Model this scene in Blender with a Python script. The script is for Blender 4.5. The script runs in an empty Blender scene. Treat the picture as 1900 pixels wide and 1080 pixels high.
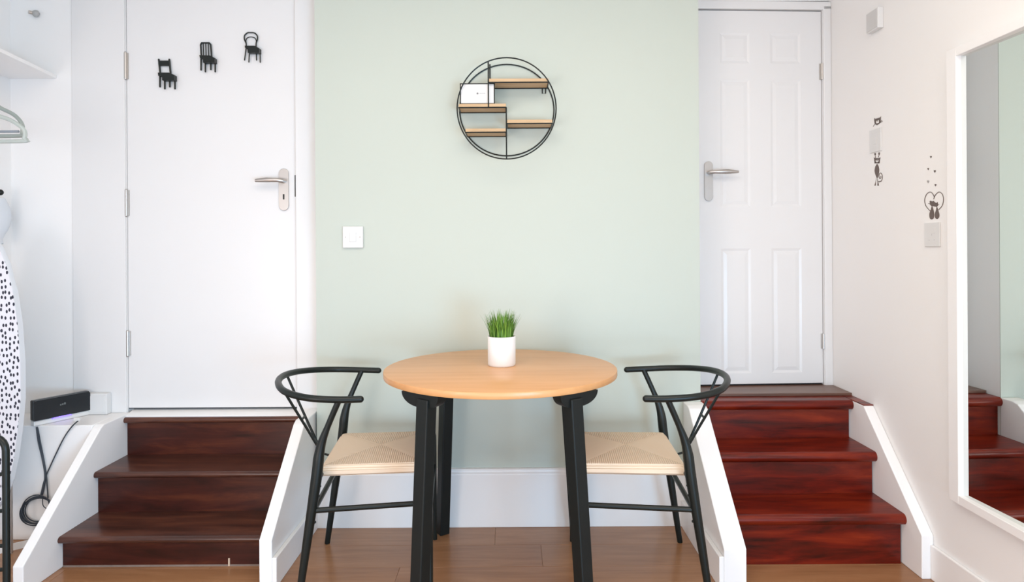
import bpy, bmesh, math, random
from mathutils import Vector, Matrix
random.seed(7)
S = 1.17                      # camera height in metres; the plan below is written in camera heights
F = 1200.0                    # focal length in pixels of the 1900 px wide frame
ROLL = 0.006
sc = bpy.context.scene
COL = sc.collection

# ------------------------------------------------------------------ camera, world, lights, exposure
cam_d = bpy.data.cameras.new('camera'); cam = bpy.data.objects.new('camera', cam_d); COL.objects.link(cam)
r = Vector((1, 0, -ROLL)).normalized(); u = Vector((ROLL, 0, 1)).normalized(); b = r.cross(u)
M = Matrix((r, u, b)).transposed().to_4x4(); M.translation = (0, 0, S)
cam.matrix_world = M
cam_d.sensor_width = 36; cam_d.lens = 36 * F / 1900; cam_d.shift_y = -78 / 1900; cam_d.clip_start = 0.02
sc.camera = cam

w = bpy.data.worlds.new('sky'); sc.world = w; w.use_nodes = True
bg = w.node_tree.nodes['Background']; bg.inputs[0].default_value = (0.75, 0.87, 1.0, 1); bg.inputs[1].default_value = 1.0

def area(name, loc, target, sx, sy, power, color):
    l = bpy.data.lights.new(name, 'AREA'); l.shape = 'RECTANGLE'; l.size = sx; l.size_y = sy
    l.energy = power; l.color = color
    o = bpy.data.objects.new(name, l); COL.objects.link(o); o.location = loc
    o.rotation_euler = (Vector(target) - Vector(loc)).to_track_quat('-Z', 'Y').to_euler()
    return o
area('window_daylight', (-0.1, -1.88, 0.46), (-0.1, 3, 0.0), 3.0, 0.85, 24, (0.78, 0.89, 1.0))
area('left_fill_light', (-2.12, -0.95, 0.75), (1.8, 1.5, 0.20), 1.4, 1.2, 38, (1.0, 0.89, 0.83))  # unseen warm fill added on the left to brighten the right wall
area('right_blue_fill_light', (1.41, -0.95, 0.60), (-2.1, 1.9, -0.45), 1.4, 0.95, 66, (0.36, 0.68, 1.0))  # unseen blue fill added on the right to tint the lower left
area('ceiling_fill_light', (0.0, 0.75, 2.57), (0.0, 0.75, 0), 2.4, 1.7, 33, (1.0, 0.86, 0.72))  # broad unseen warm fill from above, sized to wash the walls evenly

sc.view_settings.view_transform = 'Standard'; sc.view_settings.look = 'None'
sc.view_settings.gamma = 1.0; sc.view_settings.use_curve_mapping = False
sc.view_settings.exposure = 0.21

# ------------------------------------------------------------------ materials
def srgb(r, g, b):
    f = lambda c: (c / 255 / 12.92) if c / 255 <= 0.04045 else ((c / 255 + 0.055) / 1.055) ** 2.4
    return (f(r), f(g), f(b), 1)

def mat(name, col, rough=0.5, metal=0.0, noise=0.0, nscale=8, coat=0.0, bump=0.0, bscale=60, spec=0.5, coat_r=0.15, objrand=0.0):
    m = bpy.data.materials.new(name); m.use_nodes = True
    nt = m.node_tree; p = nt.nodes['Principled BSDF']
    p.inputs['Base Color'].default_value = col if len(col) == 4 else (*col, 1)
    p.inputs['Roughness'].default_value = rough; p.inputs['Metallic'].default_value = metal
    p.inputs['Coat Weight'].default_value = coat; p.inputs['Coat Roughness'].default_value = coat_r
    p.inputs['Specular IOR Level'].default_value = spec
    tc = nt.nodes.new('ShaderNodeTexCoord')
    if noise > 0:
        n = nt.nodes.new('ShaderNodeTexNoise'); n.inputs['Scale'].default_value = nscale; n.inputs['Detail'].default_value = 4
        nt.links.new(tc.outputs['Object'], n.inputs['Vector'])
        mr = nt.nodes.new('ShaderNodeMapRange'); mr.inputs[3].default_value = 1 - noise; mr.inputs[4].default_value = 1 + noise
        nt.links.new(n.outputs['Fac'], mr.inputs[0])
        hv = nt.nodes.new('ShaderNodeHueSaturation'); hv.inputs['Color'].default_value = p.inputs['Base Color'].default_value
        nt.links.new(mr.outputs[0], hv.inputs['Value']); nt.links.new(hv.outputs[0], p.inputs['Base Color'])
    if bump > 0:
        n = nt.nodes.new('ShaderNodeTexNoise'); n.inputs['Scale'].default_value = bscale; n.inputs['Detail'].default_value = 3
        nt.links.new(tc.outputs['Object'], n.inputs['Vector'])
        bm_ = nt.nodes.new('ShaderNodeBump'); bm_.inputs['Strength'].default_value = bump; bm_.inputs['Distance'].default_value = 0.004
        nt.links.new(n.outputs['Fac'], bm_.inputs['Height']); nt.links.new(bm_.outputs[0], p.inputs['Normal'])
    return m

def wood(name, dark, mid, light, rough, stretch=(1.2, 14, 14), scale=3.0, coat=0.0, coat_r=0.12, rand=0.0, contrast=(0.3, 0.5, 0.72), bump=0.06, spec=0.5):
    m = bpy.data.materials.new(name); m.use_nodes = True
    nt = m.node_tree; p = nt.nodes['Principled BSDF']; N = nt.nodes.new; L = nt.links.new
    p.inputs['Roughness'].default_value = rough; p.inputs['Coat Weight'].default_value = coat; p.inputs['Coat Roughness'].default_value = coat_r
    p.inputs['Specular IOR Level'].default_value = spec
    tc = N('ShaderNodeTexCoord'); mp = N('ShaderNodeMapping'); mp.inputs['Scale'].default_value = stretch
    oi = N('ShaderNodeObjectInfo'); ad = N('ShaderNodeVectorMath'); ad.operation = 'ADD'
    mu = N('ShaderNodeMath'); mu.operation = 'MULTIPLY'; mu.inputs[1].default_value = 37.0
    L(oi.outputs['Random'], mu.inputs[0]); L(tc.outputs['Object'], ad.inputs[0]); L(mu.outputs[0], ad.inputs[1])
    L(ad.outputs[0], mp.inputs['Vector'])
    n = N('ShaderNodeTexNoise'); n.inputs['Scale'].default_value = scale; n.inputs['Detail'].default_value = 7; n.inputs['Roughness'].default_value = 0.62
    n.inputs['Distortion'].default_value = 0.5
    L(mp.outputs[0], n.inputs['Vector'])
    cr = N('ShaderNodeValToRGB'); e = cr.color_ramp.elements
    e[0].position = contrast[0]; e[0].color = dark; e[1].position = contrast[2]; e[1].color = light
    x = e.new(contrast[1]); x.color = mid
    L(n.outputs['Fac'], cr.inputs[0])
    out = cr.outputs[0]
    if rand > 0:
        mr = N('ShaderNodeMapRange'); mr.inputs[3].default_value = 1 - rand; mr.inputs[4].default_value = 1 + rand
        L(oi.outputs['Random'], mr.inputs[0]); hv = N('ShaderNodeHueSaturation'); L(mr.outputs[0], hv.inputs['Value']); L(out, hv.inputs['Color']); out = hv.outputs[0]
    L(out, p.inputs['Base Color'])
    if bump:
        bp = N('ShaderNodeBump'); bp.inputs['Strength'].default_value = bump; bp.inputs['Distance'].default_value = 0.003
        L(n.outputs['Fac'], bp.inputs['Height']); L(bp.outputs[0], p.inputs['Normal'])
    return m

WHITE = mat('white_wall_paint', (0.90, 0.887, 0.872), 0.55, noise=0.012, nscale=3, bump=0.03, bscale=90)
GLOSS = mat('white_gloss_paint', (0.775, 0.77, 0.765), 0.30, noise=0.01, nscale=3, bump=0.015, bscale=30)  # toned down where the doors catch the most light
CEIL = mat('ceiling_paint', (0.83, 0.81, 0.78), 0.8, bump=0.03)
GLOSS_LIFT = mat('white_gloss_lifted', (0.91, 0.90, 0.89), 0.32, noise=0.01, nscale=3, bump=0.015, bscale=30)  # same gloss white lightened, to make up for dim light low down
GREEN = mat('sage_green_paint', (0.535, 0.585, 0.52), 0.5, noise=0.012, nscale=3, bump=0.03, bscale=90)
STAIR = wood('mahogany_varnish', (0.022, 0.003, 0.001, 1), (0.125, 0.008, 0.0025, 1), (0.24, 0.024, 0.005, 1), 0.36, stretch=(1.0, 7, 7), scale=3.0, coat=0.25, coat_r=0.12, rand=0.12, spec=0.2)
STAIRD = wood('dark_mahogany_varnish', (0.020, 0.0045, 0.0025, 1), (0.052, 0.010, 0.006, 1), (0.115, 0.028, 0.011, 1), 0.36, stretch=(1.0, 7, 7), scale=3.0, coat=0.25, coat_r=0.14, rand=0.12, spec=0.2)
STAIRT = wood('lightened_mahogany_tread', (0.034, 0.011, 0.007, 1), (0.080, 0.026, 0.016, 1), (0.15, 0.052, 0.027, 1), 0.32, stretch=(1.0, 7, 7), scale=3.0, coat=0.3, coat_r=0.14, rand=0.12, spec=0.3)  # same wood as the risers, lightened for reflected light on the treads
SLABM = wood('landing_laminate', (0.10, 0.05, 0.035, 1), (0.15, 0.075, 0.05, 1), (0.2, 0.11, 0.075, 1), 0.35, stretch=(1, 9, 9), scale=3)
FLOORM = wood('oak_laminate', (0.30, 0.138, 0.060, 1), (0.365, 0.176, 0.080, 1), (0.43, 0.22, 0.108, 1), 0.30, stretch=(0.9, 9, 9), scale=3.2, coat=0.2, coat_r=0.14, spec=0.35, rand=0.07, bump=0.02)
FBASE = mat('floor_base', (0.06, 0.035, 0.024), 0.7, noise=0.1)
TABLEW = wood('beech_veneer', (0.62, 0.30, 0.110, 1), (0.68, 0.345, 0.138, 1), (0.72, 0.385, 0.168, 1), 0.33, stretch=(0.8, 8, 8), scale=2.6, coat=0.15, coat_r=0.25, bump=0.01)
SHELFW = wood('pale_shelf_wood', (0.48, 0.31, 0.16, 1), (0.58, 0.395, 0.22, 1), (0.66, 0.47, 0.28, 1), 0.5, stretch=(1, 9, 9), scale=5)
BLACK = mat('black_powder_coat', (0.007, 0.011, 0.010), 0.36, spec=0.35, noise=0.1, nscale=20)
BLACKW = mat('black_painted_wood', (0.006, 0.0085, 0.008), 0.5, spec=0.3, noise=0.15, nscale=15, bump=0.05)
CHROME = mat('satin_chrome', (0.50, 0.475, 0.455), 0.36, metal=1.0, noise=0.04)
STEEL = mat('brushed_steel', (0.55, 0.53, 0.51), 0.35, metal=1.0, noise=0.05)
DARK = mat('dark_gap', (0.02, 0.02, 0.02), 0.7, noise=0.1)
PLAST = mat('white_plastic', (0.74, 0.74, 0.73), 0.35, noise=0.01)
GREYP = mat('pale_grey_plastic', (0.62, 0.61, 0.60), 0.45, noise=0.01)
CERAM = mat('white_matt_ceramic', (0.84, 0.82, 0.80), 0.45, noise=0.015)
SOIL = mat('dark_soil', (0.03, 0.025, 0.015), 0.9, noise=0.3, nscale=60, bump=0.5)
GRASS = mat('grass_green', (0.17, 0.34, 0.045), 0.45, noise=0.35, nscale=40)
GRASS2 = mat('grass_dark_green', (0.075, 0.20, 0.025), 0.45, noise=0.35, nscale=40)
DECAL = mat('brown_vinyl', (0.13, 0.095, 0.08), 0.5, noise=0.05)
DECALG = mat('grey_vinyl', (0.38, 0.36, 0.35), 0.5, noise=0.05)
HANG = mat('sage_grey_plastic', (0.47, 0.52, 0.49), 0.4, noise=0.05)
HANGD = mat('dark_sage_plastic', (0.34, 0.385, 0.36), 0.4, noise=0.05)
ROUTB = mat('router_black', (0.012, 0.016, 0.02), 0.3, noise=0.1)
CABLE = mat('black_cable', (0.035, 0.045, 0.06), 0.5, noise=0.1)
CARD = mat('white_card', (0.80, 0.80, 0.80), 0.4, noise=0.01)
BAG = mat('white_cotton', (0.76, 0.79, 0.83), 0.85, noise=0.02, bump=0.2, bscale=200)
SILVER = mat('mirror_silver', (0.80, 0.83, 0.815), 0.01, metal=1.0)
INK = mat('grey_ink', (0.30, 0.30, 0.31), 0.5, noise=0.02)
LED = bpy.data.materials.new('blue_violet_led'); LED.use_nodes = True
_p = LED.node_tree.nodes['Principled BSDF']; _p.inputs['Emission Color'].default_value = (0.22, 0.13, 1, 1); _p.inputs['Emission Strength'].default_value = 1.1
_p.inputs['Base Color'].default_value = (0.3, 0.25, 0.8, 1)

def cord_mat():
    m = bpy.data.materials.new('paper_cord_weave'); m.use_nodes = True
    nt = m.node_tree; p = nt.nodes['Principled BSDF']; N = nt.nodes.new; L = nt.links.new
    p.inputs['Roughness'].default_value = 0.75
    tc = N('ShaderNodeTexCoord'); sp = N('ShaderNodeSeparateXYZ'); L(tc.outputs['Object'], sp.inputs[0])
    def math_(op, a, b_=None):
        n = N('ShaderNodeMath'); n.operation = op
        for i, v in ((0, a), (1, b_)):
            if v is None: continue
            if isinstance(v, (int, float)): n.inputs[i].default_value = v
            else: L(v, n.inputs[i])
        return n.outputs[0]
    cx = 0.145 * S; hx = 0.150 * S; hy = 0.166 * S
    ux = math_('DIVIDE', math_('SUBTRACT', sp.outputs[0], cx), hx); uy = math_('DIVIDE', sp.outputs[1], hy)
    sel = math_('GREATER_THAN', math_('ABSOLUTE', ux), math_('ABSOLUTE', uy))     # front and rear triangles
    k = 2 * math.pi / 0.0056; k2 = 2 * math.pi / 0.0070
    edge_ = math_('GREATER_THAN', math_('ABSOLUTE', uy), 0.955); sel = math_('MAXIMUM', sel, edge_)
    sx = math_('SINE', math_('MULTIPLY', sp.outputs[0], k2)); sy = math_('SINE', math_('MULTIPLY', sp.outputs[1], k))
    mix = N('ShaderNodeMix'); mix.data_type = 'FLOAT'; L(sel, mix.inputs[0]); L(sx, mix.inputs[2]); L(sy, mix.inputs[3])
    bp = N('ShaderNodeBump'); bp.inputs['Strength'].default_value = 0.7; bp.inputs['Distance'].default_value = 0.0015
    L(mix.outputs[0], bp.inputs['Height']); L(bp.outputs[0], p.inputs['Normal'])
    n = N('ShaderNodeTexNoise'); n.inputs['Scale'].default_value = 30
    mp = N('ShaderNodeMapRange'); mp.inputs[1].default_value = -1; mp.inputs[2].default_value = 1; mp.inputs[3].default_value = 0.92; mp.inputs[4].default_value = 1.03
    gp = N('ShaderNodeMix'); gp.data_type = 'FLOAT'; gp.inputs[2].default_value = 0.80; gp.inputs[3].default_value = 0.97; L(sel, gp.inputs[0]); L(gp.outputs[0], mp.inputs[3])  # shade in the cord gaps put into the colour, deeper on side triangles
    L(mix.outputs[0], mp.inputs[0])
    hv = N('ShaderNodeHueSaturation'); hv.inputs['Color'].default_value = (0.84, 0.67, 0.50, 1); L(mp.outputs[0], hv.inputs['Value'])
    L(hv.outputs[0], p.inputs['Base Color'])
    return m
CORD = cord_mat()

def dots_mat():
    m = bpy.data.materials.new('white_cover_black_dots'); m.use_nodes = True
    nt = m.node_tree; p = nt.nodes['Principled BSDF']; N = nt.nodes.new; L = nt.links.new
    p.inputs['Roughness'].default_value = 0.85
    tc = N('ShaderNodeTexCoord'); mp = N('ShaderNodeMapping'); mp.inputs['Scale'].default_value = (68, 0.0, 41)
    L(tc.outputs['Object'], mp.inputs[0])
    v = N('ShaderNodeTexVoronoi'); v.inputs['Scale'].default_value = 1.0; v.inputs['Randomness'].default_value = 0.7; v.voronoi_dimensions = '2D'
    sx_ = N('ShaderNodeSeparateXYZ'); cx_ = N('ShaderNodeCombineXYZ'); L(mp.outputs[0], sx_.inputs[0]); L(sx_.outputs[0], cx_.inputs[0]); L(sx_.outputs[2], cx_.inputs[1])
    L(cx_.outputs[0], v.inputs['Vector'])
    cr = N('ShaderNodeValToRGB'); e = cr.color_ramp.elements; e[0].position = 0.25; e[0].color = (0.03, 0.03, 0.05, 1); e[1].position = 0.30; e[1].color = (0.80, 0.79, 0.84, 1)
    L(v.outputs['Distance'], cr.inputs[0]); L(cr.outputs[0], p.inputs['Base Color'])
    return m
DOTS = dots_mat()

# ------------------------------------------------------------------ helpers (plan units = camera heights; scaled by S when built)
def P(px, py, d):
    dx, dy = px - 950, py - 462
    k = 1 + ROLL * ROLL
    return Vector((d / F * (dx - ROLL * dy) / k, d, 1 - d / F * (dy + ROLL * dx) / k))
def PX(px, py, X):               # point on the plane X = const seen at a pixel
    dx, dy = px - 950, py - 462
    return P(px, py, X * F * (1 + ROLL * ROLL) / (dx - ROLL * dy))

class MB:
    def __init__(s): s.bm = bmesh.new(); s.smooth = False
    def box(s, a, b_, bev=0.0, seg=2, rot=None, piv=None):
        g = bmesh.ops.create_cube(s.bm, size=1.0)['verts']
        a, b_ = Vector(a), Vector(b_); c = (a + b_) / 2; d = b_ - a
        for v in g: v.co = Vector((v.co.x * d.x, v.co.y * d.y, v.co.z * d.z)) + c
        s._fin(g, bev, seg)
        return s
    def _fin(s, g, bev, seg):
        if bev > 0:
            ed = list({e for v in g for e in v.link_edges})
            bmesh.ops.bevel(s.bm, geom=ed, offset=bev, segments=seg, affect='EDGES', profile=0.5)
    def prism(s, pts, ext, bev=0.0, seg=2):
        """closed planar polygon pts (Vectors) extruded by vector ext"""
        n = len(pts); ext = Vector(ext)
        lo = [s.bm.verts.new(Vector(p)) for p in pts]; hi = [s.bm.verts.new(Vector(p) + ext) for p in pts]
        s.bm.faces.new(lo[::-1]); s.bm.faces.new(hi)
        for i in range(n):
            j = (i + 1) % n; s.bm.faces.new((lo[i], lo[j], hi[j], hi[i]))
        s._fin(lo + hi, bev, seg)
        return s
    def tube(s, path, rad, n=10, closed=False, caps=True, flat=1.0, up=None):
        path = [Vector(p) for p in path]; m = len(path)
        rr = rad if isinstance(rad, (list, tuple)) else [rad] * m
        rings = []; prev = None
        for i in range(m):
            if closed: t = (path[(i + 1) % m] - path[i - 1])
            else: t = path[min(i + 1, m - 1)] - path[max(i - 1, 0)]
            t.normalize()
            if prev is None:
                ref = Vector(up) if up else (Vector((0, 0, 1)) if abs(t.z) < 0.9 else Vector((1, 0, 0)))
                a = (ref - t * ref.dot(t)).normalized()
            else: a = (prev - t * prev.dot(t)).normalized()
            prev = a; c = t.cross(a)
            rings.append([s.bm.verts.new(path[i] + a * rr[i] * math.cos(2 * math.pi * k / n) + c * rr[i] * flat * math.sin(2 * math.pi * k / n)) for k in range(n)])
        for i in range(m if closed else m - 1):
            A, B = rings[i], rings[(i + 1) % m]
            for k in range(n): s.bm.faces.new((A[k], A[(k + 1) % n], B[(k + 1) % n], B[k]))
        if not closed and caps: s.bm.faces.new(rings[0][::-1]); s.bm.faces.new(rings[-1])
        s.smooth = True
        return s
    def lathe(s, prof, c, n=40, cap0=True, cap1=True):
        c = Vector(c); rings = []
        for r_, z in prof: rings.append([s.bm.verts.new(c + Vector((r_ * math.cos(2 * math.pi * k / n), r_ * math.sin(2 * math.pi * k / n), z))) for k in range(n)])
        for A, B in zip(rings, rings[1:]):
            for k in range(n): s.bm.faces.new((A[k], A[(k + 1) % n], B[(k + 1) % n], B[k]))
        if cap0: s.bm.faces.new(rings[0][::-1])
        if cap1: s.bm.faces.new(rings[-1])
        s.smooth = True
        return s
    def ball(s, c, rad, n=12):
        g = bmesh.ops.create_uvsphere(s.bm, u_segments=n, v_segments=max(6, n // 2), radius=1)['verts']
        rad = rad if isinstance(rad, (list, tuple)) else (rad,) * 3
        for v in g: v.co = Vector((v.co.x * rad[0], v.co.y * rad[1], v.co.z * rad[2])) + Vector(c)
        s.smooth = True
        return s
    def build(s, name, m, parent=None, local=False, smooth=None):
        off = Vector((0, 0, 0)) if (parent is None or local) else (Vector(parent['_o']) if '_o' in parent else Vector((0, 0, 0)))
        bmesh.ops.recalc_face_normals(s.bm, faces=s.bm.faces)
        me = bpy.data.meshes.new(name)
        org = Vector((0, 0, 0))
        if parent is None:          # a thing that is one mesh: origin at its base centre
            co = [v.co for v in s.bm.verts]
            org = Vector(((min(c.x for c in co) + max(c.x for c in co)) / 2, (min(c.y for c in co) + max(c.y for c in co)) / 2, min(c.z for c in co)))
            off = org
        for v in s.bm.verts: v.co = (v.co - off) * S
        sm = s.smooth if smooth is None else smooth
        if sm:
            for f in s.bm.faces: f.smooth = True
            for e in s.bm.edges:
                if len(e.link_faces) == 2 and e.calc_face_angle(0) > 0.7: e.smooth = False
        s.bm.to_mesh(me); s.bm.free(); me.materials.append(m)
        o = bpy.data.objects.new(name, me); COL.objects.link(o)
        if parent is not None: o.parent = parent
        else: o.location = org * S; o['_o'] = tuple(org)
        if parent is not None: o['_o'] = tuple(off)
        return o

def tag(o, label=None, cat=None, group=None, kind=None):
    if label: o['label'] = label
    if cat: o['category'] = cat
    if group: o['group'] = group
    if kind: o['kind'] = kind
    return o
def empty(name, loc, rz=0, label=None, cat=None, group=None, kind=None):
    o = bpy.data.objects.new(name, None); COL.objects.link(o); o.empty_display_size = 0.05
    o.location = Vector(loc) * S; o.rotation_euler.z = rz; o['_o'] = tuple(loc)
    return tag(o, label, cat, group, kind)
def struct(o, label): return tag(o, label, None, None, 'structure')
def arc(c, r_, a0, a1, n, f): return [f(c[0] + r_ * math.cos(a0 + (a1 - a0) * i / n), c[1] + r_ * math.sin(a0 + (a1 - a0) * i / n)) for i in range(n + 1)]
def copy_tree(o, parent=None):
    c = o.copy(); COL.objects.link(c); c.parent = parent
    for ch in list(o.children): copy_tree(ch, c)
    return c

# ------------------------------------------------------------------ plan constants
XW, XL = 1.262, -1.873           # right and left wall
YG = 2.339                       # green wall
YLF, YLD = 2.420, 2.4235          # left door frame plane, left door face
YR = 2.560                       # right door recess
YB = -1.65                       # wall behind the camera
ZC = 2.22                        # ceiling
GX0, GX1 = -0.7095, 0.6725       # green wall from / to

# ------------------------------------------------------------------ the room shell
fl = MB().box((XL - .1, YB - .1, -.06), (XW + .1, YR + .3, -.012)).build('floor', FBASE); struct(fl, 'brown wood laminate floor of horizontal planks')
row = 0; y1 = YG - .004
PWD = 0.150
while y1 > YB:
    y0 = max(y1 - PWD, YB); x = XL - random.random() * 0.9
    while x < XW:
        xe = x + 1.05
        a, c = max(x, XL), min(xe, XW)
        if c - a > .02: MB().box((a + .0003, y0 + .0003, -.0125), (c - .0003, y1 - .0003, 0), bev=.0005, seg=1).build('plank', FLOORM, fl)
        x = xe
    y1 = y0
MB().box((XL, YG - .004, -.0125), (XW, YLF + .02, -.0002)).build('plank', FLOORM, fl)
struct(MB().box((XL - .1, YB - .1, ZC), (XW + .1, YR + .3, ZC + .06)).build('ceiling', CEIL), 'white painted ceiling')
struct(MB().box((GX0, YG + .003, 0), (GX1, YR + .3, ZC)).box((GX0, YG, 0), (GX1 + .0062, YG + .003, ZC)).build('wall_back', GREEN), 'pale sage green wall behind the table')
# the white return on the right end of the green wall
struct(MB().box((GX1 + .0001, YG + .0031, 0), (GX1 + .006, YR, ZC)).build('wall_recess', WHITE), 'white return wall beside the right door')
SY0, SY1, SZ0, SZ1 = -1.35, -0.25, 0.10, 1.45     # unseen side windows added behind the viewer for the fill lights
def side_wall(xa, xb):
    return MB().box((xa, SY1, 0), (xb, YR + .3, ZC)).box((xa, YB - .1, 0), (xb, SY0, ZC)).box((xa, SY0, 0), (xb, SY1, SZ0)).box((xa, SY0, SZ1), (xb, SY1, ZC))
struct(side_wall(XW, XW + .08).build('wall_right', WHITE), 'white right wall')
struct(side_wall(XL - .08, XL).build('wall_left', WHITE), 'white left wall')
for nm, xa, lb in (('added_window_left', XL - .05, 'white framed window added unseen in the left wall for the fill light'), ('added_window_right', XW + .02, 'white framed window added unseen in the right wall for the blue fill light')):
    wn = empty(nm, (xa, (SY0 + SY1) / 2, SZ0), label=lb, kind='structure')
    for yy in (SY0, (SY0 + SY1) / 2 - .015, SY1 - .03): MB().box((xa, yy, SZ0 + .03), (xa + .03, yy + .03, SZ1 - .03)).build('window_bar', GLOSS, wn)
    for zz in (SZ0, SZ1 - .03): MB().box((xa, SY0, zz), (xa + .03, SY1, zz + .03)).build('window_bar', GLOSS, wn)
# wall with the window behind the camera
wf = MB()
wx0, wx1, wz0, wz1 = -1.42, 1.2, 0.05, 1.75
wf.box((XL - .08, YB - .1, 0), (wx0, YB, ZC)).box((wx1, YB - .1, 0), (XW + .08, YB, ZC)).box((wx0, YB - .1, 0), (wx1, YB, wz0)).box((wx0, YB - .1, wz1), (wx1, YB, ZC))
struct(wf.build('wall_front', WHITE), 'white wall with the window, behind the viewer')
wr = empty('window_1', (0.2, YB - .05, wz0), label='large white framed window behind the viewer', kind='structure')
for xx in (wx0, (wx0 + wx1) / 2 - .02, wx1 - .04): MB().box((xx, YB - .06, wz0 + .04), (xx + .04, YB - .02, wz1 - .04)).build('window_bar', GLOSS, wr)
for zz in (wz0, wz1 - .04): MB().box((wx0, YB - .06, zz), (wx1, YB - .02, zz + .04)).build('window_bar', GLOSS, wr)
# left alcove back wall, with the door opening
DX0, DX1, DZ0, DZ1 = -1.442, -0.805, 0.391, 2.10
m = MB().box((XL, YLF, 0), (DX0 - .001, YLF + .1, ZC)).box((DX1, YLF, 0), (GX0, YLF + .1, ZC)).box((DX0, YLF, DZ1), (DX1, YLF + .1, ZC)).box((DX0, YLF + .01, 0), (DX1, YLF + .1, .385))
struct(m.build('wall_alcove', WHITE), 'white wall around the left door')
# boxed ledge in the left corner
ZL = 0.397
struct(MB().box((XL, 2.244, 0), (-1.461, YLF, ZL), bev=.003).build('trim_1', GLOSS_LIFT), 'white boxed ledge beside the left stairs')
a = P(10, 1008, 2.17); c = P(66, 993, 2.236)
struct(MB().prism([Vector((a.x - .1, a.y - .115, 0)), Vector((c.x + .06, c.y + .002, 0)), Vector((c.x + .06, c.y + .007, 0)), Vector((a.x - .1, a.y - .100, 0))], (0, 0, .022)).build('baseboard_left', GLOSS), 'low white skirting strip on the floor under the ledge')
# flat panel between alcove and door, and the strip between door and green wall
struct(MB().box((P(136, 400, YLF).x, YLF - .006, ZL), (DX0 - .001, YLF, ZC), bev=.002).build('trim_2', GLOSS), 'flat white panel on the hinge side of the left door')
struct(MB().box((DX1, YLF - .012, .391), (GX0, YLF, ZC), bev=.003).build('trim_3', GLOSS), 'white architrave between left door and green wall')

# left door
d1 = empty('door_1', (DX0, YLD, .412), label='plain flush white door at the top of the left stairs', kind='structure')
MB().box((DX0 + .0022, YLD, .4125), (DX1 - .001, YLD + .035, DZ1 - .004), bev=.002).build('door_leaf', GLOSS, d1)
MB().box((DX0 - .001, YLF, .391), (DX0 + .0015, YLF + .09, DZ1)).box((DX1 + .0005, YLF, .391), (DX1 + .003, YLF + .09, DZ1)).build('door_jamb', GLOSS, d1)
MB().prism([Vector((-1.4295, 2.386, .3882)), Vector((-1.4295, 2.386, .3925)), Vector((-1.4295, YLD + .03, .4095)), Vector((-1.4295, YLD + .03, .3882))], (-.7555 + 1.4295, 0, 0)).build('door_sill', GLOSS_LIFT, d1)
for ya, yb, xc in ((98, 146, 232.8), (353, 400, 234.5), (615, 660, 237)):
    p0, p1 = P(xc, yb, YLF - .003), P(xc, ya, YLF - .003)
    h = MB().tube([(p0.x, YLF - .003, p0.z), (p0.x, YLF - .003, p1.z)], .0052, 10).ball((p0.x, YLF - .003, p0.z), .0052, 8).ball((p0.x, YLF - .003, p1.z), .0052, 8)
    h.box((p0.x + .002, YLF - .001, p0.z), (p0.x + .009, YLF + .0045, p1.z)); h.build('hinge', STEEL, d1)
MB().box((DX0 + .002, YLD + .0015, .4098), (DX1 + .0, YLD + .02, .4124)).build('door_gap', DARK, d1)
def handle(root, pc, ztop, zbot, wid, y, lever_dx, lever_z, keyhole):
    h = (wid / 2); f = lambda q, z: Vector((q, y, z))
    pts = arc((pc, ztop - h), h, 0, math.pi, 12, f) + arc((pc, zbot + h), h, math.pi, 2 * math.pi, 12, f)
    pl = MB().prism(pts, (0, -.006, 0), bev=.0012).build('handle_plate', CHROME, root)
    sgn = 1 if lever_dx > 0 else -1
    MB().tube([(pc, y - .005, lever_z), (pc, y - .030, lever_z), (pc + sgn * .012, y - .037, lever_z + .001), (pc + lever_dx * .55, y - .038, lever_z + .002), (pc + lever_dx, y - .036, lever_z)],
              [.0085, .0085, .008, .0095, .0065], 12).build('lever', CHROME, pl)
    if keyhole:
        MB().box((pc - .0028, y - .0068, keyhole - .007), (pc + .0028, y - .0055, keyhole + .005), bev=.0005).lathe([(.0036, 0), (.0036, .0012)], (0, 0, -9)).build('keyhole', DARK, pl) if False else \
            MB().box((pc - .0030, y - .0069, keyhole - .011), (pc + .0030, y - .0055, keyhole + .009), bev=.0006).build('keyhole', DARK, pl)
    return pl
pt, pb = P(527, 313, YLD), P(528, 391, YLD); lz = P(527, 335, YLD - .03).z
handle(d1, pt.x, pt.z, pb.z, .036, YLD, P(474, 333, YLD - .036).x - pt.x, lz, P(527, 365, YLD).z)
q0, q1 = P(549.5, 365, YLD), P(549, 325, YLD)
MB().box((DX1 - .0075, YLD - .0012, q0.z), (DX1 - .0035, YLD + .002, q1.z)).build('latch_plate', DARK, d1)

# right door, its frame and the recess (turned a little: the hinge side lies deeper)
ang = math.radians(2.6)
XH = P(1524, 360, YR).x
d2 = empty('door_2', (XH, YR - .004, 0.462), rz=0, label='white panelled door with a lever handle at the top of the right stairs', kind='structure')
d2.rotation_euler.z = ang
def LX(px): return (P(px, 360, YR - .01).x - XH)          # local x along the leaf (negative: towards the handle)
def LZ(py): return P(1410, py, YR - .012).z - 0.462
DT = LZ(21)
lw0 = LX(1287)
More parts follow.
